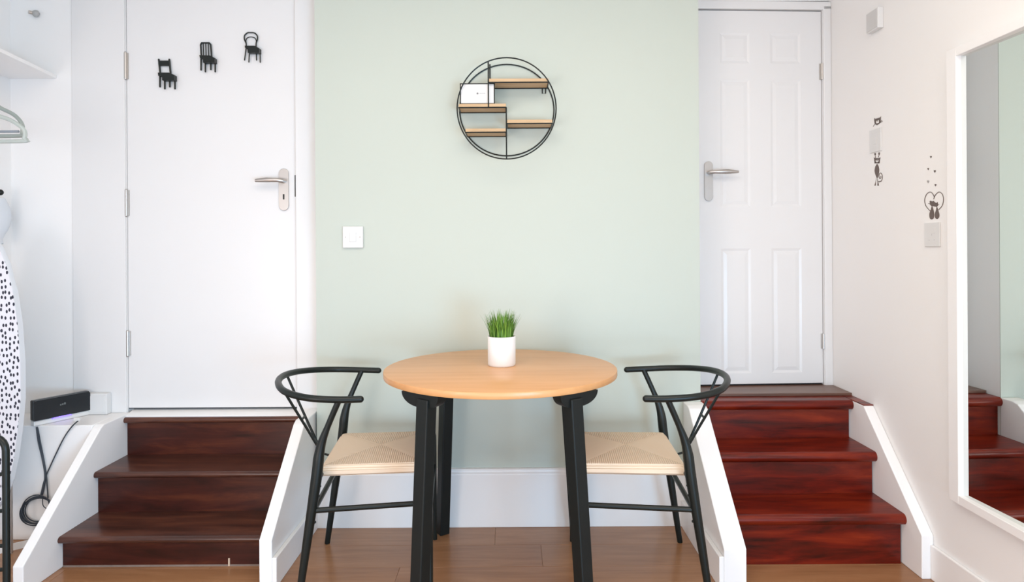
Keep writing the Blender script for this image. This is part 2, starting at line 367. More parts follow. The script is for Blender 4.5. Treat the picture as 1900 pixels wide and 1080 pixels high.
# leaf: stiles and rails proud of sunk panels
cols = [(LX(1335), LX(1391)), (LX(1430), LX(1487))]
rows = [(LZ(692), LZ(461)), (LZ(384), LZ(148)), (LZ(118), LZ(62))]
m = MB(); D0, D1 = 0.0, .03
xs = [lw0, cols[0][0], cols[0][1], cols[1][0], cols[1][1], 0]
m.box((lw0, .006, .002), (0, D1, DT))
for xa, xb in ((xs[0], xs[1]), (xs[2], xs[3]), (xs[4], xs[5])): m.box((xa, 0, .002), (xb, .0061, DT))
zs = [.002, rows[0][0], rows[0][1], rows[1][0], rows[1][1], rows[2][0], rows[2][1], DT]
for xa, xb in cols:
    for k in range(0, 8, 2): m.box((xa, 0, zs[k]), (xb, .0061, zs[k + 1]))
leaf = m.build('door_leaf', GLOSS, d2, local=True)
for xa, xb in cols:
    for za, zb in rows:
        g = MB()
        for (i, dep) in ((0, 0),):
            o0 = [(xa, za), (xb, za), (xb, zb), (xa, zb)]; e = .010; e2 = .024
            def rg(off, y): return [g.bm.verts.new((xa + off, y, za + off)), g.bm.verts.new((xb - off, y, za + off)), g.bm.verts.new((xb - off, y, zb - off)), g.bm.verts.new((xa + off, y, zb - off))]
            R0, R1, R2, R3 = rg(0, 0), rg(e * .9, .0026), rg(e * 1.1, .0026), rg(e2, .0006)
            for A, B in ((R0, R1), (R1, R2), (R2, R3)):
                for k in range(4): g.bm.faces.new((A[k], A[(k + 1) % 4], B[(k + 1) % 4], B[k]))
            g.bm.faces.new(R3)
        g.build('door_panel', GLOSS, d2, local=True)
fx1 = LX(1544) + .002
m = MB().box((.004, -.012, -.012), (fx1 - .004, .05, DT + .02), bev=.003).box((lw0 - .03, -.012, DT + .004), (fx1 - .004, .05, DT + .036), bev=.003)
m.box((.002, -.004, -.012), (.012, .05, DT + .01)).build('door_frame', GLOSS, d2, local=True)
m = MB().box((lw0, .01, -.010), (.0, .02, .0015)).build('door_gap', DARK, d2, local=True)
for ya, yb in ((118, 148), (620, 648)):
    za, zb = LZ(yb), LZ(ya)
    m = MB().tube([(.002, -.004, za), (.002, -.004, zb)], .0055, 10); m.box((-.008, -.002, za), (.002, .001, zb)); m.build('hinge', STEEL, d2, local=True)
class _L: pass
pc = LX(1312)
def handle_local():
    f = lambda q, z: Vector((q, 0, z)); h = .0165; zt, zb = LZ(300), LZ(373)
    pts = arc((pc, zt - h), h, 0, math.pi, 12, f) + arc((pc, zb + h), h, math.pi, 2 * math.pi, 12, f)
    pl = MB().prism(pts, (0, -.007, 0), bev=.0012).build('handle_plate', CHROME, d2, local=True)
    z = LZ(321); ex = LX(1362) - pc
    MB().tube([(pc, -.005, z), (pc, -.030, z), (pc + .012, -.037, z), (pc + ex * .6, -.038, z + .001), (pc + ex, -.036, z)], [.0085, .0085, .007, .0095, .005], 12).build('lever', CHROME, pl, local=True)
handle_local()
struct(MB().box((GX1, YR + .028, .40), (XW, YR + .12, ZC)).box((GX1, YR - .0, .462 + DT + .045), (XW, YR + .03, ZC)).build('trim_4', WHITE), 'white wall above and behind the right door')

# back skirting with a rounded top bead
m = MB().box((GX0, YG - .016, 0), (GX1 - .05, YG, .190), bev=.002)
m.prism([Vector((GX0, YG, .1895)), Vector((GX0, YG - .0158, .1895)), Vector((GX0, YG - .0150, .1925)), Vector((GX0, YG - .0105, .1965)), Vector((GX0, YG - .0085, .2035)), Vector((GX0, YG - .0125, .2045)), Vector((GX0, YG - .0135, .2070)), Vector((GX0, YG - .0120, .2095)), Vector((GX0, YG, .2105))], (GX1 - GX0 - .05, 0, 0))
struct(m.build('baseboard_back', GLOSS_LIFT), 'tall white skirting board with rounded top under the green wall')

# ------------------------------------------------------------------ stairs
def tread(x0, x1, yf, yb, z, th, root, m_):
    r_ = th / 2; f = lambda q, zz: Vector((x0, q, zz))
    pts = arc((yf + r_, z - r_), r_, math.pi * .5, math.pi * 1.5, 10, f) + [Vector((x0, yb, z - th)), Vector((x0, yb, z))]
    o = MB().prism(pts, (x1 - x0, 0, 0)); o.smooth = True
    return o.build('tread', m_, root)
def stringer(x0, x1, prof, root, name='stringer', m_=None, bev=.003):
    return MB().prism([Vector((x0, y, z)) for y, z in prof], (x1 - x0, 0, 0), bev=bev).build(name, m_ or GLOSS_LIFT, root)
# left flight
SX0, SX1 = -1.430, -0.755
sl = empty('staircase', ((SX0 + SX1) / 2, 2.05, 0), label='dark mahogany stairs between white stringers leading up to the plain left door', cat='stairs')
tz = [.103, .246, .388]; ry = [2.050, 2.226, 2.397]; th = .021
for i in range(3):
    yb = ry[i + 1] + .015 if i < 2 else YLF - .004
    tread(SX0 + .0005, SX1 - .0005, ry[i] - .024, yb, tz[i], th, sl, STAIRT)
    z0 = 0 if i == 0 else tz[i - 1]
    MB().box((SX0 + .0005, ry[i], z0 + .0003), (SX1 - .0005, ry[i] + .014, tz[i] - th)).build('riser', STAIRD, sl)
MB().box((SX0 + .002, ry[0] - .0015, .0002), (SX1 - .002, ry[0], .006)).build('plaster_edge', mat('chipped_plaster', (0.22, 0.16, 0.13), .9, noise=.3, nscale=25), sl)
cs = P(425, 1046, ry[0] - .002)
MB().box((cs.x - .0025, ry[0] - .003, 0.001), (cs.x + .0025, ry[0], .026)).build('paint_chip', mat('bare_wood_chip', (0.6, 0.45, 0.33), .8, noise=.1), sl)
stringer(SX0 - .031, SX0, [(1.884, 0), (1.884, .083), (2.243, .386), (2.262, .396), (2.42, .398), (2.42, 0)], sl)
rs = stringer(SX1, -.717, [(1.916, 0), (1.916, .141), (2.222, .402), (2.245, .411), (2.412, .412), (2.412, 0)], sl)
MB().box((-.717, 1.917, 0), (-.7035, YG - .0165, .088), bev=.002).build('skirting', GLOSS_LIFT, sl)
# right flight
RX0, RX1 = .6815, 1.226
sr = empty('staircase', ((RX0 + RX1) / 2, 2.04, 0), label='red mahogany stairs between white stringers leading up to the panelled right door', cat='stairs')
tz = [.162, .307, .4465]; ry = [2.040, 2.200, 2.350]; th = .034
for i in range(3):
    yb = ry[i + 1] + .015 if i < 2 else 2.42
    tread(RX0 + .0005, RX1 - .0005, ry[i] - .024, yb, tz[i], th, sr, STAIR)
    z0 = 0 if i == 0 else tz[i - 1]
    MB().box((RX0 + .0005, ry[i], z0 + .0003), (RX1 - .006, ry[i] + .014, tz[i] - th)).build('riser', STAIR, sr)
stringer(RX1, XW - .0005, [(1.943, 0), (1.943, .131), (2.262, .4445), (2.42, .4445), (2.42, 0)], sr)
MB().box((RX1 + .0005, 2.262, .4448), (XW - .001, 2.42, .4475)).build('tread_return', STAIR, sr)
stringer(.615, RX0, [(1.893, 0), (1.893, .117), (2.262, .438), (2.285, .4445), (YG - .0008, .4445), (YG - .0008, 0)], sr)
MB().box((.6015, 1.894, 0), (.615, YG - .0168, .0945), bev=.002).build('skirting', GLOSS_LIFT, sr)
MB().box((GX1 + .0075, 2.405, .4468), (XW - .001, YR + .03, .457), bev=.001).build('landing_board', SLABM, sr)
# right skirting
struct(MB().box((XW - .0105, YB + .02, 0), (XW, 1.942, .104), bev=.003).build('baseboard_right', GLOSS_LIFT), 'white skirting board along the right wall')

# ------------------------------------------------------------------ table
TX, TY, TZ, TR = -.0368, 1.96, .6425, .3495
tb = empty('round_table', (TX, TY, 0), label='round beech topped dining table on black splayed legs between two black chairs', cat='table')
t_ = .0185; r_ = .0026
prof = [(0.0001, -t_), (TR - r_, -t_), (TR - r_ * .3, -t_ + r_ * .3), (TR, -t_ + r_), (TR, -r_), (TR - r_ * .3, -r_ * .3), (TR - r_, 0), (.0001, 0)]
MB().lathe(prof, (TX, TY, TZ), 96).build('tabletop', TABLEW, tb)
zt = TZ - t_ - .0003
for sx, sy, ft, tp in ((-1, -1, (.209, .317), (.188, .272)), (1, -1, (.222, .317), (.192, .272)), (-1, 1, (.213, .317), (.190, .280)), (1, 1, (.259, .317), (.222, .28))):
    a = math.atan2(sy * tp[1], sx * tp[0]); ux = Vector((math.cos(a), math.sin(a), 0)); uy = Vector((-math.sin(a), math.cos(a), 0))
    hw = .0195
    top = Vector((TX + sx * tp[0], TY + sy * tp[1], zt - .012)); foot = Vector((TX + sx * ft[0], TY + sy * ft[1], 0))
    m = MB(); V = []
    for c_, k in ((foot, .92), (top, 1.0)):
        V.append([m.bm.verts.new(c_ + ux * hw * i * k + uy * hw * j * k) for i, j in ((-1, -1), (1, -1), (1, 1), (-1, 1))])
    m.bm.faces.new(V[0][::-1]); m.bm.faces.new(V[1])
    for k in range(4): m.bm.faces.new((V[0][k], V[0][(k + 1) % 4], V[1][(k + 1) % 4], V[1][k]))
    m._fin(V[0] + V[1], .003, 2)
    m.build('leg', BLACKW, tb)
    # bracket plate under the top, across the leg, with rounded lower corners
    rb, hl_, hh = math.hypot(*tp) - .004, .078, .036
    f = lambda q, z: Vector((TX, TY, 0)) + ux * (rb - .017) + uy * q + Vector((0, 0, z))
    osg = 1 if uy.x * sx > 0 else -1
    pts = [f((hl_ if math.cos(t) * osg > 0 else .050) * math.copysign(abs(math.cos(t)) ** .75, math.cos(t)), zt + hh * math.sin(t)) for t in [math.pi + math.pi * k_ / 22 for k_ in range(23)]]
    MB().prism(pts, ux * .034).build('bracket', BLACKW, tb)

# plant on the table
pc_ = P(931, 678, 1.99); px_, py_ = pc_.x, 1.99
pl = empty('potted_grass', (px_, py_, TZ), label='small artificial grass plant in a round white pot on the beech table', cat='plant')
h = .090; R = .0432
MB().lathe([(.0001, 0), (R * .93, 0), (R * .97, .002), (R * .985, .006), (R, h - .002), (R - .0015, h), (R - .004, h - .001), (R - .005, h - .014), (.0001, h - .014)], (px_, py_, TZ + .0003), 48).build('pot', CERAM, pl)
MB().lathe([(.0001, 0), (R - .0055, 0), (R - .0055, .004), (.0001, .006)], (px_, py_, TZ + h - .0135), 24).build('soil', SOIL, pl)
for mt, cnt in ((GRASS, 170), (GRASS2, 130)):
    m = MB()
    for i in range(cnt):
        a = random.random() * 6.283; q = math.sqrt(random.random()) * (R - .008); a2 = a + random.uniform(-.7, .7)
        base = Vector((px_ + q * math.cos(a), py_ + q * math.sin(a), TZ + h - .010))
        ln = random.uniform(.065, .100) * (1.0 - .25 * (q / R) ** 2); lean = random.uniform(.08, .46) * (.25 + q / R)
        out = Vector((math.cos(a2), math.sin(a2), 0)); wd = random.uniform(.0014, .0023)
        side = Vector((-math.sin(a2 + random.uniform(-1, 1)), math.cos(a2), 0)).normalized()
        pts = []
        for t in (0, .35, .7, 1.0):
            c_ = base + Vector((0, 0, ln * t * (1 - .12 * lean * t))) + out * ln * lean * (t ** 1.6)
            pts.append((c_, wd * (1 - t * t * .95)))
        vs = [(m.bm.verts.new(c_ - side * w_), m.bm.verts.new(c_ + side * w_)) for c_, w_ in pts]
        for A, B in zip(vs, vs[1:]): m.bm.faces.new((A[0], A[1], B[1], B[0]))
    o = m.build('grass_blades', mt, pl, smooth=True); o['kind'] = 'stuff'

# ------------------------------------------------------------------ wishbone chairs (local plan: faces +x)
def smooth_path(pts, n=6):
    out = []; pts = [Vector(p) for p in pts]
    for i in range(len(pts) - 1):
        p0 = pts[max(i - 1, 0)]; p1 = pts[i]; p2 = pts[i + 1]; p3 = pts[min(i + 2, len(pts) - 1)]
        for k in range(n):
            t = k / n
            out.append(.5 * ((2 * p1) + (p2 - p0) * t + (2 * p0 - 5 * p1 + 4 * p2 - p3) * t * t + (3 * p1 - p0 - 3 * p2 + p3) * t ** 3))
    out.append(pts[-1]); return out
def make_chair(label):
    c = empty('wishbone_chair', (0, 0, 0), label=label, cat='chair')
    bow = [(.114, .214, .585), (.05, .221, .587), (-.03, .212, .592), (-.10, .166, .600), (-.141, .088, .608), (-.155, 0, .611)]
    bow = bow + [(x, -y, z) for x, y, z in bow[-2::-1]]
    bp = smooth_path(bow, 8)
    MB().tube(bp, .0098, 12).ball(bp[0], .0098, 12).ball(bp[-1], .0098, 12).build('top_rail', BLACK, c, local=True)
    for s in (1, -1):
        lp = smooth_path([(-.062, s * .212, 0), (-.033, s * .209, .20), (-.008, s * .206, .37), (-.001, s * .205, .43), (.010, s * .207, .475), (.033, s * .213, .532), (.056, s * .219, .584)], 5)
        n = len(lp)
        rad = []
        for p_ in lp:
            z = p_.z
            rad.append(.0090 + (.0152 - .0090) * min(1, z / .36) if z < .42 else max(.0085, .0152 - (z - .42) * .075))
        MB().tube(lp, rad, 12).build('rear_leg', BLACK, c, local=True)
    for s in (1, -1):
        lp = [(.303, s * .206, 0), (.300, s * .192, .2), (.297, s * .179, .366)]
        MB().tube(lp, [.0082, .0115, .0135], 12).ball(lp[-1], .0135, 10).build('front_leg', BLACK, c, local=True)
        MB().tube([(-.020, s * .2065, .278), (.302, s * .182, .278)], .0078, 10).build('stretcher', BLACK, c, local=True)
        for zz, xr, xf in ((.345, -.0117, .2975), (.318, -.0156, .298), (.246, -.0262, .299)):
            MB().ball((xr + .0125, s * .2065, zz), (.0042, .004, .0042), 8).build('bolt', BLACK, c, local=True)
            MB().ball((xf - .0110, s * .186, zz), (.0042, .004, .0042), 8).build('bolt', BLACK, c, local=True)
    MB().tube([(-.022, -.206, .266), (-.022, .206, .266)], .0078, 10).build('stretcher', BLACK, c, local=True)
    MB().tube([(.302, -.182, .262), (.302, .182, .262)], .0078, 10).build('stretcher', BLACK, c, local=True)
    # seat frame rails hidden in the cord
    for x_, y_ in ((-.004, .205), (.297, .179)): MB().tube([(x_, -y_, .366), (x_, y_, .366)], .0085, 8).build('seat_rail', BLACK, c, local=True)
    # woven seat: pillow edges, four triangles falling slightly to the middle
    m = MB(); NX, NY = 34, 38; x0, x1, hy = -.006, .294, .168; zt_, zb_ = .392, .356
    def hgt(i, j):
        u_ = 2 * i / NX - 1; v_ = 2 * j / NY - 1; q = max(abs(u_), abs(v_)); e = 1 - q
        z = zt_ - .004 + .007 * min(1, e * 1.3) + .0022 * (1 - abs(abs(u_) - abs(v_)) / max(q, .001)) * 0 - .0018 * max(0, 1 - abs(abs(u_) - abs(v_)) * 14)
        if q > .93: z -= (.012) * ((q - .93) / .07) ** 2
        return z
    def xy(i, j):
        u_ = i / NX; v_ = 2 * j / NY - 1
        hw = hy + (.166 - .168) * u_
        cut = 0
        return x0 + (x1 - x0) * u_, hw * v_
    T = [[m.bm.verts.new((*xy(i, j), hgt(i, j))) for j in range(NY + 1)] for i in range(NX + 1)]
    for i in range(NX):
        for j in range(NY): m.bm.faces.new((T[i][j], T[i + 1][j], T[i + 1][j + 1], T[i][j + 1]))
    loop = [(i, 0) for i in range(NX + 1)] + [(NX, j) for j in range(1, NY + 1)] + [(i, NY) for i in range(NX - 1, -1, -1)] + [(0, j) for j in range(NY - 1, 0, -1)]
    prev = [T[i][j] for i, j in loop]
    for off, z in ((.003, .374), (.002, .364), (-.006, .357)):
        nxt = []
        for i, j in loop:
            x, y = xy(i, j); cx = (x0 + x1) / 2
            ox = off * (1 if i == NX else -1 if i == 0 else 0); oy = off * (1 if j == NY else -1 if j == 0 else 0)
            nxt.append(m.bm.verts.new((x + ox, y + oy, z)))
        for k in range(len(loop)):
            k2 = (k + 1) % len(loop); m.bm.faces.new((prev[k], prev[k2], nxt[k2], nxt[k]))
        prev = nxt
    m.bm.faces.new(prev[::-1])
    m.build('seat', CORD, c, local=True, smooth=True)
    # wishbone splat: a flat stem splitting into two rods
    m = MB()
    b0 = Vector((-.034, 0, .372)); tp_ = Vector((-.151, 0, .604)); nrm = (tp_ - b0).normalized(); Ls = (tp_ - b0).length
    side = Vector((0, 1, 0)); th_ = side.cross(nrm) * .003
    pts = [b0 - side * .009, b0 + side * .009, b0 + nrm * .045 + side * .011, b0 + nrm * .058 + side * .013, b0 + nrm * .050, b0 + nrm * .058 - side * .013, b0 + nrm * .045 - side * .011]
    m.prism([p_ - th_ for p_ in pts], th_ * 2)
    for s in (1, -1):
        m.tube([b0 + nrm * .035 + side * s * .008, b0 + nrm * .09 + side * s * .016, b0 + nrm * .17 + side * s * .032, Vector((-.1505, s * .050, .605))], .0040, 8)
    m.tube([b0 + nrm * .125 - side * .023, b0 + nrm * .125 + side * .023], .0036, 8)
    m.tube([b0, Vector((-.006, 0, .364))], .0035, 8)
    m.build('wishbone_splat', BLACK, c, local=True, smooth=True)
    return c
c1 = make_chair('black metal wishbone chair with woven cord seat, left of the table')
c1.location = Vector((-.556, 2.0, 0)) * S; c1.rotation_euler.z = math.radians(5.0)
c2 = copy_tree(c1); c2.location = Vector((.492, 1.99, 0)) * S; c2.rotation_euler.z = math.pi - math.radians(3.0)
c2['label'] = 'black metal wishbone chair with woven cord seat, right of the table'
for c_ in (c1, c2): c_['group'] = 'wishbone chairs at the round table'

# ------------------------------------------------------------------ round wall shelf
YF_, YRr = YG - .088, YG - .0035
ws = empty('round_wall_shelf', (P(940, 295, YF_).x, YG, P(940, 295, YF_).z), label='round black wire wall shelf with four small wooden boards on the green wall', cat='shelf')
def ring(cx, cy, rx, ry, d, n=72): return [P(cx + rx * math.cos(2 * math.pi * k / n), cy + ry * math.sin(2 * math.pi * k / n), d) for k in range(n)]
WR = .0024
MB().tube(ring(940, 201, 91.8, 94, YF_), WR, 8, closed=True).build('front_ring', BLACK, ws)
MB().tube(ring(940.4, 204.3, 87.5, 84.8, YRr), WR, 8, closed=True).build('rear_ring', BLACK, ws)
def q(cx, cy): return (820 + cx / 4.5, 80 + cy / 4.5)
def shelf(xa, xb, yfront):
    a = P(*q(xa, yfront), YF_); b_ = P(*q(xb, yfront), YF_)
    MB().box((a.x, YF_, a.z), (b_.x, YRr - .002, a.z + .0125), bev=.0008).build('shelf_board', SHELFW, ws)
    m = MB()
    for y in (YF_ - .001, YRr - .002): m.tube([(a.x, y, a.z - .001), (b_.x, y, a.z - .001)], WR, 8)
    for x in (a.x, b_.x): m.tube([(x, YF_, a.z - .001), (x, YRr, a.z - .001)], WR * .9, 8)
    m.build('shelf_rail', BLACK, ws)
    return a, b_
s1 = shelf(392, 890, 327); s2 = shelf(140, 535, 537); s3 = shelf(545, 922, 670); s4 = shelf(197, 535, 744)
m = MB(); a = P(*q(386, 150), YF_); b_ = P(*q(386, 537), YF_); m.tube([(a.x, YF_, a.z), (a.x, YF_, b_.z)], WR, 8)
m.build('upright', BLACK, ws)
m = MB(); a = P(*q(392, 200), YRr); b_ = P(*q(392, 330), YRr); m.tube([(s1[0].x + .001, YRr, a.z + .01), (s1[0].x + .001, YRr, s1[0].z)], WR, 8); m.build('upright', BLACK, ws)
m = MB(); a = P(*q(537, 537), YF_); b_ = P(*q(537, 966), YF_); m.tube([(a.x, YF_, a.z), (a.x, YF_, b_.z)], WR, 8); m.build('upright', BLACK, ws)
a = P(*q(838, 372), YRr); b_ = P(*q(866, 420), YRr)
MB().tube([(a.x, YRr, a.z), (a.x, YRr, b_.z), (b_.x, YRr, b_.z), (b_.x, YRr, a.z)], WR * .8, 8).build('hanging_loop', BLACK, ws)
# framed card on the second board
yc = YF_ + .012
a = P(*q(150, 506), yc); b_ = P(*q(441, 334), yc); zc0 = s2[0].z + .0130
fc = empty('framed_card', ((a.x + b_.x) / 2, yc, zc0), label='small white landscape card in a thin black frame standing on the round wall shelf', cat='card')
zt_ = b_.z
m = MB(); e = .0038
m.box((a.x, yc - .001, zc0), (b_.x, yc + .005, zc0 + e)).box((a.x, yc - .001, zt_ - e), (b_.x, yc + .005, zt_)).box((a.x, yc - .001, zc0 + e), (a.x + e, yc + .005, zt_ - e)).box((b_.x - e, yc - .001, zc0 + e), (b_.x, yc + .005, zt_ - e))
m.build('frame', BLACK, fc)
MB().box((a.x + e, yc, zc0 + e), (b_.x - e, yc + .004, zt_ - e)).build('sheet', CARD, fc)
m = MB(); st = P(*q(297, 420), yc - .0004)
for k in range(4):
    t = math.pi * k / 4; dx_, dz_ = math.cos(t) * .0042, math.sin(t) * .0042; nx, nz = -math.sin(t) * .0007, math.cos(t) * .0007
    m.prism([Vector((st.x - dx_ - nx, yc - .0006, st.z - dz_ - nz)), Vector((st.x + dx_ - nx, yc - .0006, st.z + dz_ - nz)), Vector((st.x + dx_ + nx, yc - .0006, st.z + dz_ + nz)), Vector((st.x - dx_ + nx, yc - .0006, st.z - dz_ + nz))], (0, .0005, 0))
for k in range(7):
    m.box((st.x + .0068 + k * .0030, yc - .0006, st.z - .0008), (st.x + .0068 + k * .0030 + .0018, yc - .0001, st.z + .0010 + .0006 * (k % 2)))
m.build('print', INK, fc)['kind'] = 'stuff'

# ------------------------------------------------------------------ switches and boxes
def plate_back(name, x0, y0, x1, y1, lab, cat):
    a, b_ = P(x0, y1, YG), P(x1, y0, YG)
    root = empty(name, ((a.x + b_.x) / 2, YG, a.z), label=lab, cat=cat)
    MB().box((a.x, YG - .010, a.z), (b_.x, YG - .0003, b_.z), bev=.002).build('plate', PLAST, root)
    cx = (a.x + b_.x) / 2; cz = (a.z + b_.z) / 2; k = .0062
    MB().box((cx - .012, YG - .0125, cz - .017), (cx + .012, YG - .009, cz + .017), bev=.0012).build('rocker', PLAST, root)
    for s in (-1, 1): MB().ball((cx + s * .026, YG - .010, cz), (.0024, .0006, .0024), 8).build('screw', STEEL, root)
plate_back('light_switch', 637, 420, 674.5, 460, 'square white switch plate on the green wall left of the table', 'switch')
def plate_right(name, x0, y0, x1, y1, lab, cat, th, mt, parts):
    c_ = PX((x0 + x1) / 2, (y0 + y1) / 2, XW); ya = PX(x1, (y0 + y1) / 2, XW - th).y; yb = PX(x0, (y0 + y1) / 2, XW - th).y
    hh = (y1 - y0) / F * c_.y / 2 * .98
    root = empty(name, (XW, c_.y, c_.z - hh), label=lab, cat=cat)
    MB().box((XW - th, ya, c_.z - hh), (XW - .0003, yb, c_.z + hh), bev=min(.002, th * .2)).build('plate' if parts else 'casing', mt, root)
    cy = (ya + yb) / 2
    if parts == 'switch':
        MB().box((XW - th - .0007, cy - .008, c_.z - .013), (XW - th + .001, cy + .008, c_.z + .013), bev=.0004).build('rocker', PLAST, root)
    if parts == 'socket':
        m = MB().box((XW - th - .0008, cy - .016, c_.z + .004), (XW - th + .001, cy - .004, c_.z + .020), bev=.0004); m.build('rocker', PLAST, root)
        m = MB()
        for dy, dz, a_, b2 in ((0, .006, .003, .006), (-.012, -.010, .006, .0025), (.012, -.010, .006, .0025)): m.box((XW - th - .0003, cy + dy - a_ / 2, c_.z - .006 + dz - b2 / 2), (XW - th + .001, cy + dy + a_ / 2, c_.z - .006 + dz + b2 / 2))
        m.build('pin_holes', GREYP, root)['kind'] = 'stuff'
    if not parts:
        MB().box((XW - th - .0012, ya + .004, c_.z - hh + .004), (XW - th + .0006, yb - .004, c_.z + hh - .004)).build('cover', GREYP, root)
    return root
plate_right('light_switch', 1613, 240, 1634, 283, 'white light switch on the right wall between two cat stickers', 'switch', .0045, PLAST, 'switch')
plate_right('power_socket', 1715, 413, 1743, 458, 'white wall socket plate below the heart sticker', 'socket', .0045, PLAST, 'socket')
plate_right('wall_sensor_box', 1607, 26, 1629, 64, 'small white box fixed high on the right wall', 'box', .020, PLAST, None)

# ------------------------------------------------------------------ cat stickers (flat vinyl on the right wall)
DK = .0006
class DB(MB):
    def poly(s, pts):
        pp = [PX(x, y, XW - .0004) for x, y in pts]
        s.prism([Vector((XW - .0004 - DK, p_.y, p_.z)) for p_ in pp], (DK, 0, 0)); return s
    def stroke(s, pts, wd):
        pts = [Vector((*p_, 0)) for p_ in pts]; L_, R_ = [], []
        for i in range(len(pts)):
            t = (pts[min(i + 1, len(pts) - 1)] - pts[max(i - 1, 0)]).normalized(); n = Vector((-t.y, t.x, 0)) * wd / 2
            L_.append(pts[i] + n); R_.append(pts[i] - n)
        for i in range(len(pts) - 1): s.poly([(L_[i].x, L_[i].y), (L_[i + 1].x, L_[i + 1].y), (R_[i + 1].x, R_[i + 1].y), (R_[i].x, R_[i].y)])
        return s
    def dot(s, x, y, rx, ry): return s.poly([(x + rx * math.cos(k * math.pi / 6), y + ry * math.sin(k * math.pi / 6)) for k in range(12)])
def sp(pts, n=6): return [(p_.x, p_.y) for p_ in smooth_path([(x, y, 0) for x, y in pts], n)]
def t7(pts): return [(1600 + x / 6.75, 200 + y / 6.75) for x, y in pts]
m = DB()
m.poly(t7([(150, 130), (165, 138), (222, 122), (235, 105), (232, 150), (150, 165)])).poly(t7([(152, 160), (172, 160), (172, 190), (152, 185)])).poly(t7([(208, 152), (232, 150), (230, 182), (210, 188)])).poly(t7([(152, 182), (185, 196), (230, 178), (215, 200), (185, 218), (160, 205)]))
m.poly(t7([(183, 150), (190, 150), (190, 172), (183, 172)])).stroke(t7([(160, 198), (136, 235)]), .7).stroke(t7([(225, 185), (256, 170)]), .9).stroke(t7([(225, 178), (250, 155)]), .6)
tag(m.build('cat_sticker', DECAL), 'dark sticker of a peeking cat head above the light switch on the right wall', 'sticker')
m = DB()
m.dot(*t7([(161, 580)])[0], 1.5, 2.2).dot(*t7([(211, 575)])[0], 1.5, 2.4).stroke(t7([(161, 595), (168, 628)]), .8).stroke(t7([(211, 590), (203, 622)]), .8)
m.poly(t7([(145, 622), (165, 630), (205, 630), (228, 622), (222, 650), (152, 655)])).poly(t7([(150, 650), (166, 650), (168, 690), (156, 700)])).poly(t7([(205, 650), (222, 648), (216, 695), (203, 690)])).poly(t7([(156, 680), (216, 680), (212, 697), (158, 697)])).poly(t7([(178, 655), (192, 655), (185, 668)]))
m.poly(t7(sp([(185, 700), (205, 735), (212, 790), (200, 850), (188, 880), (170, 850), (155, 790), (164, 735)]))).poly(t7([(176, 868), (168, 975), (152, 975), (166, 935)])).poly(t7([(184, 868), (210, 975), (188, 975), (192, 940)]))
sp_ = [(1600 + (226 + (34 - i * 1.25) * math.cos(2.2 - i * .40) * .95) / 6.75, 200 + (862 + (70 - i * 2.6) * math.sin(2.2 - i * .40)) / 6.75) for i in range(24)]
m.stroke(sp_, 1.0).stroke(t7([(200, 925), (215, 930), (232, 915)]), 1.0)
tag(m.build('cat_sticker', DECAL), 'brown sticker of a slim standing cat with curled tail below the light switch', 'sticker')
def t8(pts): return [(1700 + x / 5.4, 270 + y / 5.4) for x, y in pts]
m = DB()
m.stroke(t8(sp([(176, 538), (190, 500), (228, 466), (262, 488), (274, 540), (262, 600), (225, 645)])), 1.1).stroke(t8(sp([(184, 520), (165, 482), (138, 466), (104, 490), (86, 545), (98, 605), (140, 655)])), 1.1)
m.poly(t8([(136, 560), (145, 552), (158, 560), (175, 556), (192, 572), (205, 575), (216, 566), (220, 600), (205, 614), (185, 612), (150, 604), (138, 590)])).stroke(t8([(140, 585), (122, 580)]), .7).stroke(t8([(216, 592), (232, 588)]), .7)
m.poly(t8(sp([(158, 600), (172, 640), (182, 695), (172, 732), (150, 740), (135, 720), (134, 680), (148, 640)]))).poly(t8(sp([(207, 608), (220, 645), (232, 690), (228, 722), (210, 736), (192, 725), (188, 690), (200, 645)])))
tag(m.build('cat_sticker', DECAL), 'brown sticker of two sitting cats inside a heart outline above the wall socket', 'sticker')
hn = ['topmost', 'left one of the middle pair', 'right one of the middle pair', 'palest, at lower left', 'lowest, nearest the big heart']
for i, (x, y, sz, mt) in enumerate(((148, 115, 1.9, DECAL), (121, 235, 1.8, DECAL), (187, 258, 2.2, DECAL), (120, 362, 2.4, DECALG), (194, 397, 1.9, DECAL))):
    X_, Y_ = 1700 + x / 5.4, 270 + y / 5.4
    m = DB().poly([(X_, Y_ + sz * 1.25), (X_ - sz * .8, Y_), (X_ - sz * .75, Y_ - sz * .8), (X_ - sz * .3, Y_ - sz * 1.0), (X_, Y_ - sz * .5), (X_ + sz * .3, Y_ - sz), (X_ + sz * .75, Y_ - sz * .8), (X_ + sz * .8, Y_)])
    tag(m.build('heart_sticker', mt), 'tiny wall heart sticker above the cats, ' + hn[i], 'sticker', 'tiny heart stickers')

# ------------------------------------------------------------------ mirror
XFm = 1.234
my1 = 1.834; my0 = my1 - .47; mz0, mz1 = .284, 1.552; st_, rl_ = .040, .024
mr = empty('wall_mirror', (XW, (my0 + my1) / 2, mz0), label='tall mirror in a plain white frame on the right wall', cat='mirror')
m = MB()
for a, b_ in (((XFm, my1 - st_, mz0), (XW - .0005, my1, mz1)), ((XFm, my0, mz0), (XW - .0005, my0 + st_, mz1)), ((XFm, my0 + st_, mz0), (XW - .0005, my1 - st_, mz0 + rl_)), ((XFm, my0 + st_, mz1 - rl_), (XW - .0005, my1 - st_, mz1))):
    m.box(a, b_, bev=.0015)
m.build('frame', GLOSS_LIFT, mr)
gx1, tl = 1.2490, .028                       # the glass sits a little askew in its deep frame
ga, gb = my1 - st_ + .001, my0 + st_ - .001
gd = (ga - gb) * tl
xa_, xb_ = gx1, gx1 + gd
